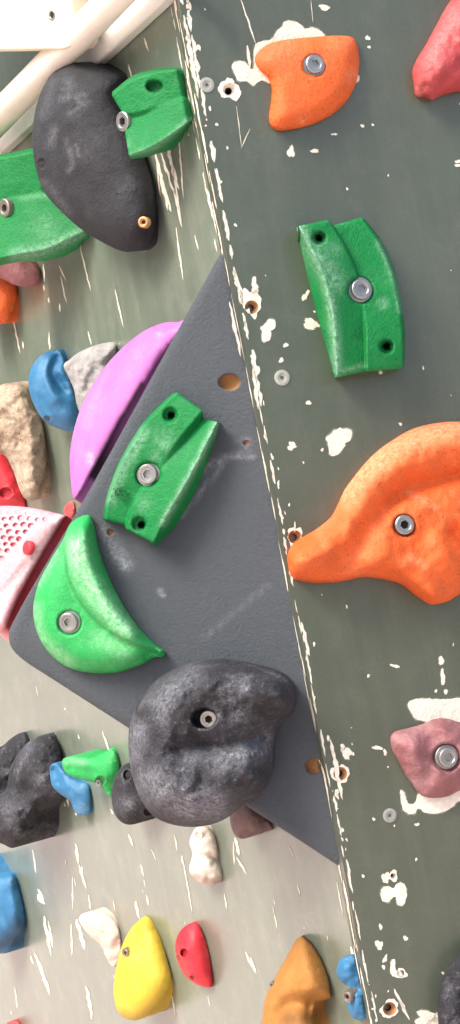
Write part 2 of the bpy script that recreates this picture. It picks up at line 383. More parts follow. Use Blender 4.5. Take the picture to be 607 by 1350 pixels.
class Panel:
    def __init__(s, name, label, plane, u_dir, u0, u1, origin, mt, holes):
        s.plane = plane; s.t = thing(name, label, 'climbing wall', origin-up*1.28, None)
        s.vs = []; s.fs = []; s.fm = []
        o = origin; n = plane.n
        def P(u, v, h=0): return o+u_dir*u+up*v+n*h
        s.P = P
        rect = [(u0, -1.28), (u1, -1.28), (u1, 1.3), (u0, 1.3)]
        pts = []
        edges = []
        for i in range(4):
            edges.append((i, (i+1) % 4))
        pts = list(rect)
        uvh = []
        for (px, py, r) in holes:
            ring = []
            for q in circle(px, py, r):
                w = plane.at(*q)-o; ring.append((w@u_dir, w@up))
            b = len(pts); pts += ring; edges += [(b+k, b+(k+1) % len(ring)) for k in range(len(ring))]; uvh.append(np.array(ring))
        for a in np.linspace(u0, u1, 14)[1:-1]:
            for v in np.linspace(-1.28, 1.3, 24)[1:-1]: pts.append((a, v))
        vv, _, ff, _, _, _ = delaunay_2d_cdt([Vector(p) for p in pts], edges, [], 1, 1e-6)
        C = np.array([np.mean([(vv[i].x, vv[i].y) for i in f], 0) for f in ff]); keep = np.ones(len(ff), bool)
        for r in uvh: keep &= ~inside(C, r)
        s.vs = [P(v.x, v.y) for v in vv]; s.fs = [tuple(f) for f, k in zip(ff, keep) if k]
        b = len(s.vs); s.vs += [P(*q) for q in rect]+[P(q[0], q[1], -THR) for q in rect]
        s.fs += [(b+i, b+(i+1) % 4, b+4+(i+1) % 4, b+4+i) for i in range(4)]+[(b+7, b+6, b+5, b+4)]
        s.fm = [0]*len(s.fs)
    def chip(s, poly, h=.0003, m=1, hole=None, plane=None):
        pl = plane or s.plane; b = len(s.vs)
        if hole is None:
            c = np.mean(poly, 0)
            A_ = np.array(poly, float); ar = .5*np.sum(A_[:, 0]*np.roll(A_[:, 1], -1)-np.roll(A_[:, 0], -1)*A_[:, 1]); pr = np.sum(np.hypot(*(A_-np.roll(A_, 1, 0)).T))
            if abs(ar) > 14 and m == 1 and h == .0003:
                T_ = np.roll(A_, -1, 0)-np.roll(A_, 1, 0); T_ /= np.linalg.norm(T_, axis=1)[:, None]+1e-9; No = np.stack([T_[:, 1], -T_[:, 0]], 1)*np.sign(ar)
                rr_ = random.Random(int(c[0]*5+c[1])); o_ = min(1.5, .35+abs(ar)/pr*.25)
                s.chip([tuple(q+n_*o_*rr_.uniform(.1, 1.5)) for q, n_ in zip(A_, No)], h=.00015, m=2)
            b = len(s.vs)
            s.vs += [pl.at(x, y, h) for x, y in poly]
            from mathutils.geometry import tessellate_polygon
            tri = tessellate_polygon([[Vector((x, y, 0)) for x, y in poly]])
            for t in tri: s.fs.append(tuple(b+i for i in t)); s.fm.append(m)
        else:
            n = len(poly); cx, cy, r = hole
            s.vs += [pl.at(x, y, h) for x, y in poly]
            s.vs += [pl.at(cx+r*math.cos(math.atan2(y-cy, x-cx)), cy+r*math.sin(math.atan2(y-cy, x-cx)), h) for x, y in poly]
            for k in range(n): s.fs.append((b+k, b+(k+1) % n, b+n+(k+1) % n, b+n+k)); s.fm.append(m)
    def build(s, name, mats):
        return mesh(name, s.vs, s.fs, mats, s.t, smooth=False)
    def finish(s, name, mats):
        me_o = mesh(name, s.vs, s.fs, mats, s.t, smooth=False, fmat=s.fm); return me_o
def bolt_hole(parent, plane, px, py, r, mt='dark', depth=.016, h=0, rim='wood'):
    """a drilled hole: a bare wood wall and a bottom painted dark as its shade"""
    vs = []; fs = []; fm = []; rings = [(1.0, 0), (.8, -.003), (.52, -.0045), (.5, -depth)]; n = 28
    for q, dz in rings:
        for x, y in circle(px, py, r*q): vs.append(plane.at(x, y, h)+plane.n*dz)
    for i in range(3):
        for k in range(n): fs.append((i*n+k, i*n+(k+1) % n, (i+1)*n+(k+1) % n, (i+1)*n+k)); fm.append(0 if i < 2 else 1)
    fs.append(tuple(3*n+k for k in range(n))); fm.append(1)
    return mesh('bolt_hole', vs, fs, [M[rim], M[mt]], parent, fmat=fm)

uR = math.cos(math.radians(14))*s0-math.sin(math.radians(14))*n0
holesR = [(303, 118, 9), (332, 405, 9), (389, 708, 9), (449, 1020, 9), (519, 1155, 4), (514, 1330, 9), (530, 1283, 4)]
R = Panel('climbing_board', 'dark green painted plywood climbing panel on the right with chipped white edge', PR, uR, 0, 1.25, A0, 'panel', holesR)
holeset = {(x, y): r for x, y, r in holesR}
def C(x, y, rx, ry, ang=0, rag=.35, seed=0, hole=None, n=38): R.chip(blob(x, y, rx, ry, ang, rag, seed, n), hole=hole)
def z2(pts, ox, oy): return [(ox+x/2, oy+y/2) for x, y in pts]
R.chip(ragged(z2([(60,182),(62,130),(72,112),(98,106),(112,100),(122,82),(136,70),(142,58),(160,55),(182,62),(196,76),(212,72),(236,80),(250,98),(240,120),(160,130),(110,150),(108,215),(84,212),(60,225),(44,214),(22,214),(14,200),(4,178),(8,166),(26,160),(40,166)], 304, 0)))
C(428, 10, 7, 3.5); C(485, 50, 3, 3); C(487, 62, 2, 2); C(604, 213, 4, 2); C(604, 218, 4, 2); C(478, 166, 2.5, 2); C(415, 199, 6, 2.2); C(441, 177, 3.5, 1.5); C(458, 249, 1.6, 1.6)
C(384, 200, 3.5, 9, -.1, .6); C(471, 103, 2.5, 7); C(286, 164, 2, 2)
C(303, 118, 13, 15, 0, .35, 3, hole=(303, 118, 9)); C(332, 398, 11, 20, 0, .5, 2, hole=(332, 405, 9)); C(353, 435, 9, 13, .2, .5, 4)
C(336, 378, 5, 9, .1, .6); C(410, 427, 11, 6, .5, .4); C(403, 390, 3, 7, .4, .6); C(377, 455, 3, 3); C(407, 531, 3, 3); C(371, 475, 3, 3); C(502, 491, 3, 2)
C(446, 581, 15, 17, .2, .4, 1); C(385, 588, 6, 4.5, 0, .5); C(425, 593, 2, 2); C(389, 708, 11, 12, 0, .4, 2, hole=(389, 708, 9)); C(389, 694, 1, 6)
R.chip(ragged([(538,932),(541,924),(556,921),(590,922),(607,920),(660,922),(665,945),(640,958),(607,952),(585,950),(572,955),(560,951),(548,948),(543,940)]))
R.chip(ragged([(528,1042),(533,1046),(538,1058),(545,1060),(549,1055),(552,1046),(562,1040),(607,1042),(640,1040),(648,1052),(607,1056),(597,1064),(580,1072),(560,1071),(552,1066),(546,1073),(532,1068)]))
C(457, 993, 5, 9, -.5, .5); C(452, 985, 3, 4); C(498, 986, 8, 2, .2); C(508, 992, 2, 4); C(582, 871, 4, 5); C(584, 893, 3, 10); C(588, 912, 2, 4); C(521, 878, 6, 2, .3); C(486, 891, 2, 2); C(575, 911, 2, 2); C(444, 1045, 2.5, 5)
C(449, 1020, 11, 13, 0, .3, 2, hole=(449, 1020, 9)); C(509, 1157, 4.5, 8, 0, .4); C(519, 1155, 6, 7, 0, .3, 1, hole=(519, 1155, 4))
R.chip(ragged([(504,1171),(512,1168),(518,1171),(523,1166),(528,1163),(535,1168),(536,1184),(531,1194),(524,1192),(522,1182),(517,1184),(513,1189),(505,1188),(502,1180)]))
C(549, 1133, 1.5, 2); C(493, 1080, 2, 2); C(550, 1087, 3, 2); C(479, 1155, 2, 2); C(502, 1222, 2, 4); C(535, 1237, 3, 3); C(500, 1246, 4, 7, 0, .5); C(508, 1264, 2, 6, .2, .6); C(506, 1275, 2, 3)
R.chip(ragged([(517,1265),(521,1265),(522,1278),(528,1281),(532,1288),(526,1289),(516,1285),(515,1275)])); C(530, 1283, 7, 6, 0, .3, 1, hole=(530, 1283, 4))
C(514, 1330, 12, 12, 0, .25, 2, hole=(514, 1330, 9)); R.chip(streak(520, 1304, 540, 1345, 5, 3)); R.chip(streak(526, 1318, 536, 1335, 3, 4)); C(562, 1343, 16, 9, .1, .5, 2); C(575, 1350, 12, 12, 0, .4)
R.chip(streak(318, 0, 338, 60, 2.5, 1)); R.chip(streak(326, 60, 330, 92, 5, 2)); R.chip(streak(330, 170, 318, 196, 1.6, 1)); R.chip(streak(312, 140, 319, 195, 1.2, 5)); R.chip(streak(410, 0, 413, 30, 1.2, 5))
rnd = random.Random(5)
for k in range(46):
    x, y = rnd.uniform(300, 640), rnd.uniform(-20, 1370)
    if x > AX0+SL*y+14: s_ = rnd.choice((.8, 1, 1.2, 1.9)); C(x, y, s_, s_*rnd.uniform(.7, 2.2), rnd.uniform(-.4, .4), .5, k, n=9)
# worn arete: flaked paint along the edge
y = -60
while y < 1420:
    L = rnd.uniform(8, 46); big = 1.7 if y < 520 else 1.0; off = rnd.uniform(.5, 3.0)*big; wd = rnd.uniform(1.6, 5.0)*big*(1.25 if y < 150 else 1)
    x0 = AX0+SL*y+off+wd*.5+1; x1 = AX0+SL*(y+L)+off*rnd.uniform(.6, 1.3)+wd*.5+1
    R.chip(streak(x0, y, x1, y+L, wd, int(y))); y += L*rnd.uniform(.8, 1.9)
for k in range(70):
    y = rnd.uniform(-40, 1400); x = AX0+SL*y+rnd.expovariate(1/6.)+2.5; s_ = rnd.uniform(.7, 2.3 if y < 500 else 1.6); C(x, y, s_, s_*rnd.uniform(1, 3.4), -.19, .5, k, n=10)
R.chip(streak(303, 398, 318, 470, 5, 1)); R.chip(streak(308, 352, 322, 402, 6, 2)); R.chip(streak(243, 20, 262, 130, 7, 3)); R.chip(streak(334, 480, 341, 540, 6, 3)); R.chip(streak(436, 975, 452, 1055, 7, 4)); R.chip(streak(398, 820, 408, 865, 6, 4))
# end face of that panel (plywood thickness): chips on it too
EP = Plane(A0-uR*.0004, -uR)
y = -60
while y < 1420:
    L = rnd.uniform(10, 60); c = rnd.uniform(.003, .014); w_ = rnd.uniform(.001, .004)
    a = A0+up*((675-y)/FPX*D); bq = a-up*(L/FPX*D)
    b0 = len(R.vs); n_ = 6; top = []; bot = []
    for i in range(n_+1):
        p = a+(bq-a)*i/n_-uR*.0004; e = w_*math.sin(math.pi*min(.97, max(.03, i/n_)))**.5
        top.append(p-PR.n*(max(.0004, c-e*rnd.uniform(.4, 1)))); bot.append(p-PR.n*min(.0176, c+e*rnd.uniform(.4, 1)))
    R.vs += top+bot
    for i in range(n_): R.fs.append((b0+i, b0+i+1, b0+n_+2+i, b0+n_+1+i)); R.fm.append(1)
    y += L*rnd.uniform(.4, .9)
R.finish('board', [M['panel'], M['chip'], M['undercoat']])
for x, y, r in holesR: bolt_hole(R.t, PR, x, y, r, rim='wood' if r > 5 and y > 200 else 'chip')
for x, y, r in [(372, 498, 10.5), (514, 1075, 9.5), (273, 112, 10)]:
    vs, fs = revolve([(r*.6*MM, -.001), (r*.6*MM, .0006), (r*.5*MM, .0009), (r*.34*MM, .0009), (r*.30*MM, .0003), (r*.16*MM, .0003), (r*.12*MM, -.0006)], PR.at(x, y), PR.n, 30)
    o = mesh('hole_plug', vs, fs, M['plug'], R.t); o['label'] = 'pale grey filled hole'; flat_by_angle(o)

# ---- left panel, runs back to the left behind the edge
uL = -math.cos(math.radians(62))*s0-math.sin(math.radians(62))*n0
OL = A0+V3(0, .018, 0)
Lp = Panel('climbing_board', 'weathered green climbing panel, pale sheen painted in, receding on the left with vertical paint scratches', PL, uL, -.012, 1.9, OL, 'panel2', [])
ST = [(106,326,120,384,2.4),(152,382,163,432,2.2),(78,350,88,372,2),(80,364,88,400,2.4),(57,348,59,372,3),(58,375,59,384,3),(64,392,65,400,3),(17,415,27,468,2.6),(30,450,31,460,3),(65,438,66,462,3),(116,436,121,456,2),(79,400,80,412,3),(104,300,107,330,2),(257,310,262,330,2),
(204,196,222,278,5),(212,200,232,262,4),(220,190,236,250,6),(226,205,240,300,3),(236,180,242,262,2.4),(232,300,242,370,2.4),(214,236,226,280,5),(206,210,212,260,2.2),(229,248,240,300,4),(258,150,282,250,2.2),(150,0,140,20,1.6),(160,45,165,60,2),
(190,50,196,68,3),(170,85,174,105,2.6),(20,103,23,110,3),(55,62,56,76,2.4),(268,230,290,320,4),(246,100,262,160,3),(256,155,276,225,2.4),
(135,964,147,1000,3),(103,968,105,975,2),(40,975,42,985,2),(73,967,79,1003,3),(89,1052,91,1064,3.4),(99,1066,101,1076,3),(146,1066,150,1074,3.6),(170,1100,176,1116,4),(43,1120,48,1152,3),(100,1112,104,1140,4.4),(104,1140,114,1172,3.6),(117,1180,120,1200,3),(96,1155,96,1200,2.4),
(0,1137,4,1146,3),(108,1142,110,1158,3),(186,1140,190,1156,3),(193,1180,196,1194,3),(179,1188,184,1212,5),(190,1160,192,1170,2),(241,1132,254,1204,2),(270,1140,284,1166,2),(240,1128,242,1140,3),(46,1256,66,1312,6.5),(58,1208,68,1262,5),(64,1214,70,1250,4),(94,1218,95,1260,3),(101,1212,112,1252,7),(41,1260,44,1272,3),(49,1180,60,1192,8),(50,1172,58,1186,5),(114,1300,122,1345,5),
(310,1104,316,1128,5),(312,1130,326,1154,3),(308,1110,309,1140,2.4),(30,1220,33,1236,2),(330,1262,338,1284,4),(324,1255,332,1275,3),(380,1115,388,1130,2),(392,1165,396,1182,2),(463,1248,468,1262,2.4),(296,1178,300,1200,2),(150,1285,158,1315,2),(226,1310,232,1340,2),(360,1195,366,1225,1.6),(20,1300,23,1330,2),(200,1120,206,1135,2),(230,1100,234,1122,2)]
for i, q in enumerate(ST): Lp.chip(streak(*q, i))
rnd = random.Random(11)
for k in range(38):
    x = rnd.uniform(-20, 440); y = rnd.choice((rnd.uniform(40, 470), rnd.uniform(900, 1370), rnd.uniform(1000, 1370)))
    if x < AX0+SL*y-12:
        l = rnd.choice((3, 5, 8, 14)); Lp.chip(streak(x, y, x+l*.22, y+l, rnd.uniform(.9, 2.0), k))
y = -60
while y < 1420:
    L = rnd.uniform(14, 60); x0 = AX0+SL*y-10-rnd.uniform(0, 3)
    if y < 330 or y > 1150: Lp.chip(streak(x0, y, x0+SL*L, y+L, rnd.uniform(1, 2.6), int(y)))
    y += L*rnd.uniform(.9, 1.9)
Lp.finish('board', [M['panel2'], M['chip'], M['undercoat']])

# ---- the grey volume
vol_out = [(291,334,1),(210,480),(120,643),(60,745),(24,808),(12,838),(24,864),(80,902),(170,960),(300,1046),(400,1111),(455,1147,1),(460,1145,1),(378,710),(300,335,1)]
tv = thing('climbing_volume', 'large dark grey triangular volume with gritty face beside the white chipped edge', 'climbing volume', outline_base(vol_out, PV, PL))
PVb = Plane(PV.o-PV.n*.005, PV.n)
lump('body', vol_out, PVb, 5, 9, [('h', 303, 504, 10.5, 9, 1.3, 1), ('h', 414, 1010, 10, 9, 1.1, 1), ('h', 146, 702, 4, 4, 1.1, .8), ('h', 325, 584, 3.6, 3, 1.1, .8)], 'volume', tv, step=7, foot=PL, spots=[([(262,622),(300,603),(332,600)],4,.6),([(150,725),(165,745)],9,.8),([(135,700),(150,735)],5,.5),([(210,780),(214,783)],3,.8),([(270,840),(355,770)],3,.22),([(240,680),(300,605)],3,.5),((60,830),16,.2),((325,583),6,.6),([(200,1090),(210,1095)],4,.4)], dirts=[])
# drilled holes in the volume: oval pockets showing wood
# ---- beams and board at the top left
def prism(name, poly3, n, th, mt, parent=None, bev=.002):
    k = len(poly3); vs = [p for p in poly3]+[p-n*th for p in poly3]
    fs = [tuple(range(k)), tuple(range(2*k-1, k-1, -1))]+[(i, k+i, k+(i+1) % k, (i+1) % k) for i in range(k)]
    o = mesh(name, vs, fs, M[mt], parent, smooth=False)
    b = o.modifiers.new('bevel', 'BEVEL'); b.width = bev; b.segments = 3; b.limit_method = 'ANGLE'; return o
# white flat batten on the panel
tb = thing('batten', 'flat white painted batten running diagonally under the round pole at top left', 'batten', PL.at(100, 110))
a = [PL.at(186, -30, .012), PL.at(250, -30, .012), PL.at(-60, 258, .012), PL.at(-60, 200, .012)]
prism('board', a, PL.n, .0118, 'whitepaint', tb)
# round pole
tp = thing('pole', 'thick round cream painted pole crossing the top left corner diagonally', 'pole', PL.at(150, 0, .04))
pa, pb = PL.at(188, -40, .034), PL.at(-70, 225, .040); ax = unit(pb-pa); u_, v_, _ = frame_of(ax); vs = []; fs = []; n = 40
for q, rr in ((0, .0), (0, .010), (.002, .0125), (.998, .0155), (1, .013), (1, .0)):
    for k in range(n):
        t_ = k*math.tau/n; vs.append(pa+(pb-pa)*q+(u_*math.cos(t_)+v_*math.sin(t_))*rr*1.02)
for i in range(5):
    for k in range(n): fs.append((i*n+k, i*n+(k+1) % n, (i+1)*n+(k+1) % n, (i+1)*n+k))
mesh('tube', vs, fs, M['polepaint'], tp)
# cream board
tc_ = thing('volume_board', 'cream rounded board with one small bolt hole in the top left corner', 'board', PL.at(30, 20, .05))
PC = Plane(PL.at(95, 40, .045), turned(-48))
out = spline([(-160,-120,1),(86,-120,1),(93,-20),(97,40),(96,55),(91,62),(82,65),(60,65,1),(-160,68,1)], 6)
prism('board', [PC.at(*q) for q in out], PC.n, .028, 'cream', tc_, .003)
vs, fs = revolve([(.0048, -.001), (.0046, .0006), (.0030, .0007), (.0027, .0003)], PC.at(69, 20), PC.n, 24)
mesh('screw', vs, fs, [M['steel'], M['dark']], tc_, fmat=[0]*(len(fs)-1)+[1])

# ================================================================ HOLDS ON THE RIGHT PANEL
hold('small orange hold with a notched left side below the bare white paint patch', [(336,78),(343,66),(356,57),(378,52),(420,48),(450,47),(466,50),(472,62),(474,84),(470,108),(458,132),(440,150),(412,164),(382,171),(366,172),(357,165),(355,152),(358,132),(358,114),(352,101),(342,92)],
     PR, 14, 14, [('h', 414, 87, 15, 4), ('n', 50, .7), ('r', [(414,100),(420,130)], 30, 2)], 'orange', [(414, 86, 12.5, .0082)], spots=[((400,160),6,.5),((465,100),9,.35),((370,60),30,.3),((450,55),20,.25)], dirts=[([(355,165),(380,172),(420,163),(460,132)],2.5,.35)])
hold('faded red ribbed hold cut off by the top right corner of the picture', [(612,-40),(598,-6),(588,10),(575,34),(562,58),(550,78),(544,94),(546,112),(549,127),(562,128),(570,132),(582,126),(600,121),(620,117),(660,80),(690,20),(680,-40)],
     PR, 26, 34, [('r', [(556,120),(580,80),(607,40)], 7, -3.5), ('r', [(575,125),(600,92),(640,60)], 7, -3), ('r', [(566,105),(592,62),(612,30)], 8, 3), ('n', 26, 2.5)], 'red', spots=[([(570,80),(600,20)],14,.35),((552,118),8,.3)])
LG = 'green stepped block hold bolted to the dark green panel, chalky along its left ridge'
GE = {}
def green_block(label, cols, plane, feats, bolts, foot=None, bn=None, spots=(), logo=None, **kw):
    o_ = [p for p in cols[0][0]]+[p for p in cols[-1][0]][::-1]
    t = thing('climbing_hold', label, 'climbing hold', outline_base(o_, plane, foot), GRP_G)
    band_body('body', cols, plane, t, feats, 'green', foot, spots, **kw)
    for q in bolts: bolt(t, plane.at(q[0], q[1], q[2]*MM), bn if bn is not None else ((foot or plane).n+(n0*.35 if foot else 0)), R=q[3])
    if logo:
        cx, cy, hh, an, sz = logo; vs = []; fs = []
        def loop_(x0, y0, rx, ry, w=.9, arc=(0, math.tau)):
            k = 22; b = len(vs)
            for i in range(k+1):
                a = arc[0]+(arc[1]-arc[0])*i/k
                for s_, dz in ((-w*.6, -.5), (0, .5), (w*.6, -.5)):
                    x, y = (rx+s_)*math.cos(a), (ry+s_)*math.sin(a)
                    X = x0+x; Y = y0+y; vs.append(plane.at(cx+X*math.cos(an)-Y*math.sin(an), cy+X*math.sin(an)+Y*math.cos(an), (hh(cx, cy) if callable(hh) else hh)*MM+dz*MM))
            for i in range(k):
                for j in (0, 1): fs.append((b+i*3+j, b+i*3+j+1, b+i*3+4+j, b+i*3+3+j))
        loop_(0, -3.6*sz, 4.5*sz, 3.6*sz); loop_(0, 3.6*sz, 4.5*sz, 3.6*sz); loop_(0, 0, 9*sz, 9.5*sz, .8, (-1.2, 1.2)); loop_(0, 0, 9*sz, 9.5*sz, .8, (1.95, 4.33))
        mesh('embossed_mark', vs, fs, M['green'], t)
    return t
green_block('green stepped block hold on the dark green panel, chalky along its left ridge',
  [([(391,300),(403,352),(420,420),(442,498)], [0,0,0,0]),
   ([(394,298),(414,336),(431,378),(441,430),(444,498)], [26,30,29,25,21]),
   ([(432,290),(450,318),(466,350),(476,382),(480,430),(482,490)], [24,25,24,22,20,17]),
   ([(440,297),(456,322),(469,350),(478,382),(483,430),(484,490)], [15,17,20,23,25,23]),
   ([(476,287),(497,316),(514,352),(524,392),(530,436),(531,486)], [14,19,22,25,25,21]),
   ([(480,288),(502,316),(519,352),(529,392),(534,436),(533,484)], [0,0,0,0,0,0])],
  PR, [('h', 475, 383, 17, 5.5), ('h', 421, 314, 9, 5, 1, .25), ('h', 421, 314, 4.5, 12, 1, .9), ('h', 510, 457, 9, 5, 1, .25), ('h', 510, 457, 4.5, 12, 1, .9), ('n', 30, .5)], [(475, 382, 19.5, .0090)],
  spots=[([(396,300),(416,340),(433,385),(441,440),(444,490)],7,.75),([(412,330),(440,370)],16,.55),([(500,320),(520,370),(528,410)],5,.4),((505,400),8,.4),((440,330),12,.35),([(450,490),(478,482)],4,.4)], logo=(465, 436, 21.7, .15, .9))
hold('big orange curved hold with raised rim and hex bolt at the right edge', [(380,744),(379,732),(385,719),(398,709),(418,697),(436,682),(446,664),(455,645),(466,630),(477,616),(494,598),(515,582),(545,565),(580,557),(612,556),(650,560),(690,580),(715,620),(718,680),(705,740),(670,760),(630,770),(607,783),(590,793),(570,797),(558,792),(544,782),(528,770),(505,764),(480,761),(460,765),(440,768),(415,769),(392,765),(383,757)],
  PR, 30, 40, [('r', [(400,742),(440,715),(470,672),(500,630),(545,600),(600,585)], 26, 5), ('r', [(455,742),(482,704),(505,668),(545,640),(607,628)], 15, -8), ('r', [(480,762),(500,740),(530,745),(560,775),(575,790)], 16, 6), ('r', [(520,660),(560,640),(607,625)], 9, -4),
   ('r', [(600,700),(612,712)], 12, -8), ('h', 533, 693, 15, 6), ('n', 48, 4), ('n', 20, 1.0), ('r', [(380,742),(400,742)], 16, 4), ('r', [(575,720),(590,740)], 14, 5)], 'orange', [(532, 692, 26, .0085, .6, False)],
  spots=[([(455,650),(500,600),(560,570),(612,562)],18,.9),([(420,700),(455,660)],8,.3),((532,590),10,.6),([(540,650),(575,670)],4,.4),([(540,735),(560,745)],5,.45),((470,740),20,.2)], dirts=[([(392,766),(440,769),(480,763),(520,769),(550,790)],3,.5)])
hold('dusty mauve six sided hold between two bare white paint patches', [(515,974),(520,965),(538,960),(556,955),(572,948),(588,947),(606,952),(640,962),(655,1000),(640,1030),(607,1042),(590,1050),(570,1052),(555,1048),(545,1036),(534,1020),(526,1004),(518,990)],
  PR, 20, 26, [('h', 589, 999, 19, 6), ('r', [(560,965),(566,1000),(560,1040)], 12, -4), ('r', [(530,975),(545,985)], 14, 3), ('r', [(575,955),(600,970)], 10, 3), ('n', 30, 2.2), ('n', 12, .5)], 'mauve', [(589, 998, 16, .0086)], spots=[([(518,975),(560,955)],10,.35),((555,1030),16,.4)])
hold('black rough hold peeking in at the bottom right corner', [(625,1240),(607,1256),(596,1268),(587,1280),(580,1300),(577,1325),(578,1350),(580,1380),(600,1420),(660,1430),(700,1380),(700,1290),(660,1245)],
  PR, 28, 26, [('n', 26, 4.5), ('n', 11, 1.2)], 'charcoal')

# ================================================================ HOLDS ON THE VOLUME
green_block('green stepped block hold on the face of the grey volume above the lime hold',
  [([(228,518),(190,556),(160,604),(142,650),(136,684)], [0,0,0,0,0]),
   ([(234,517),(196,556),(165,604),(147,650),(140,686)], [15,20,22,20,16]),
   ([(267,541),(244,568),(218,602),(188,640),(172,668),(164,692)], [18,20,20,18,16,14]),
   ([(266,551),(246,574),(224,604),(192,640),(176,668),(167,698)], [9,13,18,20,21,20]),
   ([(287,556),(262,606),(240,646),(218,684),(202,716)], [18,23,26,26,24]),
   ([(291,558),(272,614),(252,660),(226,700),(204,721)], [0,0,0,0,0])],
  PV, [('h', 196, 626, 17, 5), ('h', 225, 547, 9.5, 5, 1, .2), ('h', 226, 548, 4.5, 12, 1, .9), ('h', 184, 691, 9.5, 5, 1, .2), ('h', 187, 692, 4.5, 12, 1, .9), ('n', 30, .5)], [(196, 625, 15, .0088)],
  spots=[([(285,560),(262,606),(238,650),(215,690)],5,.75),([(190,570),(162,620),(146,660)],8,.5),((215,580),14,.4),((205,600),8,.4),((190,665),10,.25)], logo=(159, 650, 19.5, .6, .8))
hold('bright lime crescent leaf hold with a pale curved band on the grey volume', [(118,679),(124,692),(128,712),(134,735),(146,765),(163,798),(184,828),(204,849),(217,858),(216,866),(204,867),(190,875),(172,882),(150,887),(118,887),(90,880),(66,862),(50,836),(44,806),(50,772),(66,740),(84,710),(92,692),(104,682)],
  PV, 26, 22, [('s', [(84,712),(84,735),(92,765),(108,796),(132,822),(165,843),(205,858)], 4, -4.6, 26), ('r', [(110,700),(118,745),(140,790),(175,832)], 11, 6), ('r', [(86,720),(92,765),(112,800),(140,826)], 6, -3), ('h', 92, 821, 16, 6), ('n', 60, 1)], 'lime', [(92, 820, 21, .0086)],
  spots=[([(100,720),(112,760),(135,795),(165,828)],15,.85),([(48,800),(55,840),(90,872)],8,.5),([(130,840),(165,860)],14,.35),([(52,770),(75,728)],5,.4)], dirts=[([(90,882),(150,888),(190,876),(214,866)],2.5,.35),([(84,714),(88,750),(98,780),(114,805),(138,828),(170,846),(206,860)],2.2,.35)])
hold('large charcoal rounded boulder hold with a deep bolt pocket on the grey volume', [(170,965),(176,940),(190,915),(210,893),(240,878),(270,870),(305,869),(340,876),(368,884),(385,898),(391,920),(386,940),(372,952),(364,965),(362,990),(360,1018),(345,1045),(320,1062),(300,1078),(275,1088),(245,1090),(215,1083),(195,1068),(180,1040),(171,1005)],
  PV, 58, 62, [('r', [(250,900),(300,885),(350,900),(375,922)], 26, 9), ('r', [(240,988),(300,982),(345,970),(368,962)], 14, -13), ('r', [(345,975),(340,1010)], 12, -6), ('r', [(215,950),(235,920)], 14, 4), ('r', [(330,905),(378,925)], 18, 7), ('r', [(220,1040),(270,1050),(320,1030)], 30, 8), ('r', [(185,975),(185,1000)], 16, 3), ('h', 269, 947, 13.5, 13, 1.25, .5), ('n', 40, 5), ('n', 17, 2.2), ('r', [(300,935),(330,955)], 12, -3), ('h', 372, 935, 7, 3)], 'charcoal',
  [(277, 947, 47, .0078, .3, False)], spots=[([(200,1030),(240,1060),(285,1065)],22,.7),([(290,1005),(340,985)],18,.5),([(210,920),(250,890)],20,.4),((320,910),10,.5),([(185,960),(178,1000)],12,.5),([(250,1000),(300,990)],12,.3)], power=2.2)

# ---- holds bolted to the hidden upper left side of the volume
e_dir = unit(PV.at(290, 335)-PV.at(12, 838)); side_n = unit(np.cross(e_dir, PL.n)); side_n = side_n if side_n[0] < 0 else -side_n
q_dir = np.cross(e_dir, PV.n); q_dir = unit(q_dir if q_dir[0] < 0 else -q_dir)
PS = Plane(PV.at(150, 590)-q_dir*.014, q_dir)
def side_hold_plane(px, py, tilt): a = math.radians(tilt); return Plane(PV.at(px, py)-PV.n*.016, math.cos(a)*PV.n+math.sin(a)*q_dir)
F = side_hold_plane(165, 562, 38)
purp = [(250,418),(236,424),(218,425),(198,432),(176,446),(152,468),(130,495),(110,530),(98,565),(92,600),(93,630),(97,657),(108,648),(124,620),(150,577),(180,527),(214,470),(250,430)]
hold('smooth glossy purple dome hold behind the upper left edge of the grey volume', purp, F, 13, 30, [('h', 214, 431, 6, 3, 2.0, .1)], 'purple', foot=PS, spots=[([(118,600),(122,612)],5,.7),((210,440),5,.4),([(110,560),(128,520)],8,.2)], dirts=[([(187,506),(160,553),(120,628)],3.2,.95)])  # dark line paints the shadow in the gap beside the volume
Fp = side_hold_plane(50, 760, 30)
pink_out = [(-30,672),(0,667),(30,668),(60,673),(88,680,1),(78,696),(62,722),(42,758),(24,792),(9,828,1),(-8,832),(-30,800)]
dm = [('h', x+(5.5 if j % 2 else 0)-j*2.4+.9*math.sin(x*7+j), 675+j*8.6+x*.02+.9*math.sin(x*3+j*5), 3.4+.5*math.sin(x+j*2), 3.0, 1.15, .14) for j in range(11) for x in range(-30, 84, 11) if (x+(5.5 if j % 2 else 0)-j*2.4) < 84-(j*8.6)*1.1 - 12]  # dimple insides tinted darker as painted recess shade
tp2 = hold('chalky pink hold covered in round dimples left of the grey volume', pink_out, Fp, 20, 62, dm+[('s', [(92,672),(40,735),(-20,800)], 5, 1.2, 20)], 'pink', foot=Plane(PV.at(150, 590)-q_dir*.003, q_dir), spots=[([(80,690),(44,735),(10,785),(-10,820)],13,.8),((20,700),60,.25)],
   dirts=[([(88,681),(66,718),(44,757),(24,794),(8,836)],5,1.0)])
vs, fs = revolve([(.006, -.003), (.006, .0012), (.005, .0017), (.001, .0017)], Fp.at(37, 722, .0172), unit(Fp.n-s0*.2), 24)
o = mesh('plug', vs, fs, M['brightred'], tp2); o['label'] = 'small round red plug'

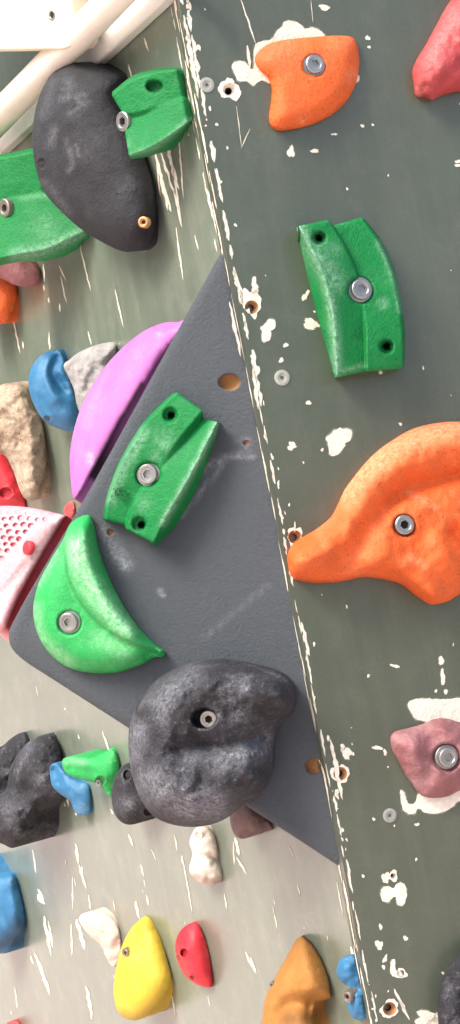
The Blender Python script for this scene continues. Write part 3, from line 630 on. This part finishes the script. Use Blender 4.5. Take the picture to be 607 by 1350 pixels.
# ================================================================ HOLDS ON THE LEFT PANEL
def lhold(label, outline, H, w, feats=(), mt='green', bolts=(), tilt=-30, edge=None, **kw):
    return hold(label, outline, front_plane(outline, tilt, edge=edge), H, w, feats, mt, [(q[0], q[1], q[2]-3)+tuple(q[3:]) for q in bolts], foot=PL, bn=PL.n+n0*.35, **kw)
bk = lhold('big matt black dome hold with chalk scratches and a brass screw near its tip', [(90,84),(104,83),(125,88),(150,95),(160,104),(158,130),(176,170),(190,205),(202,240),(206,275),(204,300),(196,320),(182,329),(165,332),(140,322),(110,304),(82,280),(60,255),(48,225),(43,190),(45,155),(54,122),(70,96)],
  34, 44, [('h', 55, 216, 7, 5, .8, .8), ('n', 70, 2.5), ('r', [(150,95),(160,108)], 8, -5)], 'black', tilt=-34, spots=[([(80,130),(110,125)],6,.5),([(84,118),(112,140)],4,.5),([(90,150),(118,134)],3,.4),([(90,108),(94,118)],8,.5),([(72,170),(68,190)],6,.5),([(88,185),(96,215),(90,225)],4,.5),([(100,190),(104,205)],3,.6),([(70,110),(58,150)],9,.3),([(60,240),(90,280)],6,.3),((120,190),30,.15)])
fp_ = front_plane([(206,275)], -34)
q = Plane(PL.at(206, 275, .0005), turned(-34)); vs, fs = revolve([(.0048, -.004), (.0048, .0015), (.0042, .0022), (.0026, .0022), (.0022, .0005), (.0018, .0003)], q.at(190, 293, .031), unit(PL.n+n0*1.8), 24)
mesh('screw', vs, fs, [M['brass'], M['dark']], bk, fmat=[0]*(len(fs)-1)+[1])
cols = [([(148,121),(175,100),(205,91),(233,89)], [0,0,0,0]),
  ([(148,126),(175,106),(206,96),(235,92)], [14,15,15,12]),
  ([(161,148),(180,148),(215,136),(242,126)], [14,15,13,9]),
  ([(161,152),(182,153),(216,140),(243,130)], [9,12,14,12]),
  ([(170,205),(195,196),(222,180),(249,160)], [22,22,20,14]),
  ([(174,210),(200,205),(226,190),(249,166)], [0,0,0,0])]
green_block('green stepped block hold overlapping the black dome near the top', cols, front_plane([(249,162)], -32), [('h', 204, 114, 8, 6, 1.4, .5), ('h', 167, 160, 8, 4, .7, .1), ('n', 30, .4)], [(166, 160, 9.5, .0088)], foot=PL, rows=60, sub=2.5,
  spots=[([(170,205),(200,196),(225,180),(248,158)],4,.5),((165,190),8,.3)])
cols = [([(-60,222),(-10,206),(20,200),(46,194)], [0,0,0,0]),
  ([(-60,228),(-10,212),(20,206),(50,199)], [14,15,15,12]),
  ([(-50,285),(0,263),(28,258),(58,252)], [15,15,12,9]),
  ([(-50,289),(2,268),(30,262),(62,256)], [9,12,14,12]),
  ([(-40,352),(20,336),(62,328),(100,310),(116,304)], [24,24,22,16,12]),
  ([(-40,358),(22,346),(60,344),(92,334),(118,310)], [0,0,0,0,0])]
green_block('green stepped block hold tucked below the black dome at the left edge', cols, front_plane([(118,306)], -30), [('h', 10, 274, 8, 4, .8, .1), ('n', 30, .4)], [(10, 274, 13, .0095)], foot=PL, rows=70, sub=2.5,
  spots=[([(20,336),(62,328),(105,308)],9,.6),([(30,262),(60,258)],4,.3),((60,300),20,.25)], )
lhold('dull mauve hold half hidden behind the lower green block at the left edge', [(-60,270),(0,282),(20,320),(45,345),(52,355),(52,370),(40,378),(20,376),(0,366),(-40,350)], 20, 24, [('n', 30, 2)], 'mauve')
lhold('small orange hold at the left edge below the mauve one', [(-50,350),(0,362),(16,370),(23,385),(20,405),(12,422),(0,427),(-50,424)], 20, 20, [('n', 40, 1)], 'orange')
lhold('blue curled hold touching the grey stone', [(70,462),(80,463),(88,482),(98,515),(104,540),(103,560),(95,568),(80,566),(60,556),(48,540),(40,520),(38,498),(44,480),(56,467)], 22, 22, [('r', [(78,470),(70,490),(84,515)], 7, -7), ('r', [(62,470),(58,500),(72,525)], 8, 4), ('h', 62, 552, 4, 5, 1.2, .6), ('n', 26, 1.5)], 'blue', spots=[([(55,475),(50,510)],6,.3)])
lhold('rough pale grey stone hold squeezed between blue hold and purple dome', [(84,482),(92,474),(102,466),(118,458),(138,452),(152,453),(153,464),(146,480),(150,500),(140,530),(110,545),(102,535),(98,515),(92,500)], 18, 12, [('f', 16, 6), ('n', 14, 3)], 'greystone')
lhold('rough beige brown stone hold with angular faces at the left edge', [(-14,520),(0,508),(20,505),(36,512),(42,530),(54,552),(60,580),(62,615),(58,640),(50,655),(38,660),(28,650),(18,622),(6,600),(-14,590)], 22, 14, [('f', 22, 8), ('n', 16, 4), ('r', [(36,520),(38,580),(44,640)], 9, 3)], 'stone', [(4, 577, 18, .0055, .3, False)], spots=[([(20,600),(40,655)],10,.5),([(5,510),(20,540)],8,.4)])
lhold('bright red hold mostly hidden behind the beige stone', [(-60,560),(-10,585),(6,600),(20,625),(30,648),(34,664),(30,672),(0,676),(-60,676)], 18, 22, [('h', 8, 650, 7, 5, 1.2, .3), ('n', 40, 1)], 'brightred')
lhold('tiny red hold tip showing above the dimpled pink hold', [(84,674),(88,664),(96,660),(99,668),(97,680),(90,684)], 5, 6, (), 'red')
lhold('charcoal lumpy hold in front, near the left edge beside the blue peg', [(60,968),(70,970),(78,985),(84,1010),(86,1035),(82,1052),(66,1062),(52,1072),(46,1092),(36,1106),(18,1118),(2,1112),(-30,1100),(-40,1060),(-10,1050),(8,1040),(14,1012),(28,988),(44,974)], 36, 24, [('n', 26, 6), ('n', 10, 1.5), ('r', [(20,1040),(60,1045)], 9, -5), ('r', [(46,1000),(60,1030)], 12, 5), ('r', [(10,1075),(24,1095)], 14, 5)], 'charcoal', spots=[((58,1030),14,.5),((10,1070),16,.4),([(30,1000),(40,980)],8,.3)])
lhold('charcoal lumpy hold behind, with a narrow raised top at the left edge', [(28,966),(36,972),(42,990),(36,1015),(18,1050),(-10,1070),(-50,1050),(-40,1000),(0,985),(14,974)], 22, 20, [('n', 22, 5), ('n', 9, 1.2)], 'charcoal')
lhold('small bright green spout shaped hold beside the charcoal boulder', [(82,1004),(88,998),(104,997),(122,998),(138,991),(148,987),(155,996),(158,1012),(157,1030),(150,1040),(146,1050),(138,1044),(130,1034),(116,1030),(100,1026),(86,1018)], 16, 12, [('h', 133, 1029, 6, 5, 1.1, .35), ('r', [(96,1012),(120,1018)], 6, -4), ('n', 24, 1)], 'lime', [(134, 1031, 8, .0042, .3, False)], spots=[([(90,1004),(110,1005)],6,.4)], )
lhold('small blue peg hold below the green spout hold', [(66,1012),(74,1006),(86,1018),(100,1028),(116,1034),(120,1050),(119,1070),(110,1075),(100,1072),(92,1056),(78,1046),(68,1034)], 14, 10, [('r', [(72,1016),(78,1030)], 6, -5), ('n', 20, 1)], 'blue', spots=[((108,1066),10,.3)])
lhold('dark grey hold with two pockets peeking out left of the charcoal boulder', [(150,1030),(158,1014),(168,1006),(184,1012),(205,1040),(214,1062),(208,1076),(196,1077),(180,1086),(164,1086),(152,1074),(147,1052)], 22, 14, [('h', 168, 1022, 7, 6, .7, .8), ('h', 199, 1070, 6, 6, 1.5, .8), ('n', 18, 3)], 'charcoal', spots=[((165,1060),12,.4)])
lhold('brownish mauve hold under the charcoal boulder on the pale panel', [(303,1074),(310,1062),(330,1060),(350,1078),(360,1092),(350,1096),(335,1100),(320,1106),(308,1098)], 16, 12, [('n', 24, 2)], 'brown', spots=())
lhold('white chalky flake shaped hold below the charcoal boulder', [(256,1094),(262,1090),(274,1090),(284,1106),(286,1126),(284,1134),(291,1146),(290,1158),(282,1166),(266,1166),(252,1154),(250,1142),(254,1126),(250,1110)], 14, 8, [('r', [(256,1128),(284,1132)], 5, -4), ('h', 262, 1101, 4, 3, 1, .3), ('f', 12, 3), ('n', 10, 1.5)], 'white', dirts=[([(255,1155),(285,1163)],7,.55)])
lhold('blue hold with a darker tip at the left edge', [(-40,1140),(0,1153),(16,1152),(24,1170),(32,1200),(33,1220),(28,1230),(20,1240),(12,1254),(0,1257),(-40,1250)], 20, 18, [('r', [(14,1160),(20,1215)], 7, 3), ('n', 30, 2)], 'blue', dirts=[([(0,1245),(20,1235),(30,1220)],13,.6)])
lhold('pale pinkish white bone shaped hold beside the yellow hold', [(104,1212),(110,1204),(126,1203),(144,1208),(156,1222),(160,1244),(160,1260),(154,1272),(148,1275),(140,1262),(132,1246),(120,1236),(110,1224)], 10, 10, [('n', 16, 2)], 'blush')
lhold('pointed yellow egg shaped hold with one bolt', [(192,1207,1),(202,1214),(214,1238),(222,1268),(226,1288),(222,1306),(212,1322),(198,1336),(184,1344),(170,1344),(156,1334),(150,1312),(151,1290),(156,1264),(164,1240),(176,1220)], 26, 34, [('h', 160, 1284, 8, 3, .9), ('h', 186, 1222, 5, 1.5, 1.3), ('h', 169, 1255, 7, 4, .7, .2)], 'yellow', edge=((193,1210),(226,1290)), bolts=[(169, 1255, 16, .0052, .3, False)], spots=[((180,1260),12,.2)], dirts=[([(165,1338),(190,1340),(218,1314)],8,.3)])
lhold('small red half round hold with three pockets beside the yellow hold', [(256,1216),(264,1222),(272,1240),(278,1268),(280,1296),(276,1302),(260,1298),(246,1288),(236,1272),(231,1252),(234,1234),(244,1221)], 20, 18, [('h', 243, 1256, 5.5, 6, .9, .5), ('h', 235, 1263, 4, 5, .8, .5), ('h', 254, 1289, 3.5, 5, .9, .5)], 'brightred', edge=((262,1221),(280,1296)))
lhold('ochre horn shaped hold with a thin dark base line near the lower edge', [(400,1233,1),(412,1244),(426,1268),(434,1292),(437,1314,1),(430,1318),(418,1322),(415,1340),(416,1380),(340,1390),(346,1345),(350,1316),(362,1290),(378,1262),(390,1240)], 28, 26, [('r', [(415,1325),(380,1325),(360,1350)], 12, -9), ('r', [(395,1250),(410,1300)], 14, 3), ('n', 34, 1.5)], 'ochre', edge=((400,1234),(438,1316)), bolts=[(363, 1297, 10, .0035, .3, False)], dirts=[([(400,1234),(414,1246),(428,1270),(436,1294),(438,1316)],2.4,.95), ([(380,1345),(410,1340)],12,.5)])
lhold('bright blue knobbly hold half hidden by the white chipped panel edge', [(446,1270),(454,1261),(464,1259),(469,1262,1),(477,1300),(485,1343,1),(476,1345),(466,1342),(459,1330),(458,1312),(462,1302),(452,1296),(444,1284)], 16, 11, [('n', 16, 3), ('r', [(458,1300),(476,1302)], 6, -4)], 'blue', [(462, 1312, 12, .0052, .3, False)])
lhold('small red hold top peeking over the bottom left edge', [(6,1356),(12,1347),(22,1346),(30,1356),(34,1380),(8,1380)], 10, 8, (), 'red')
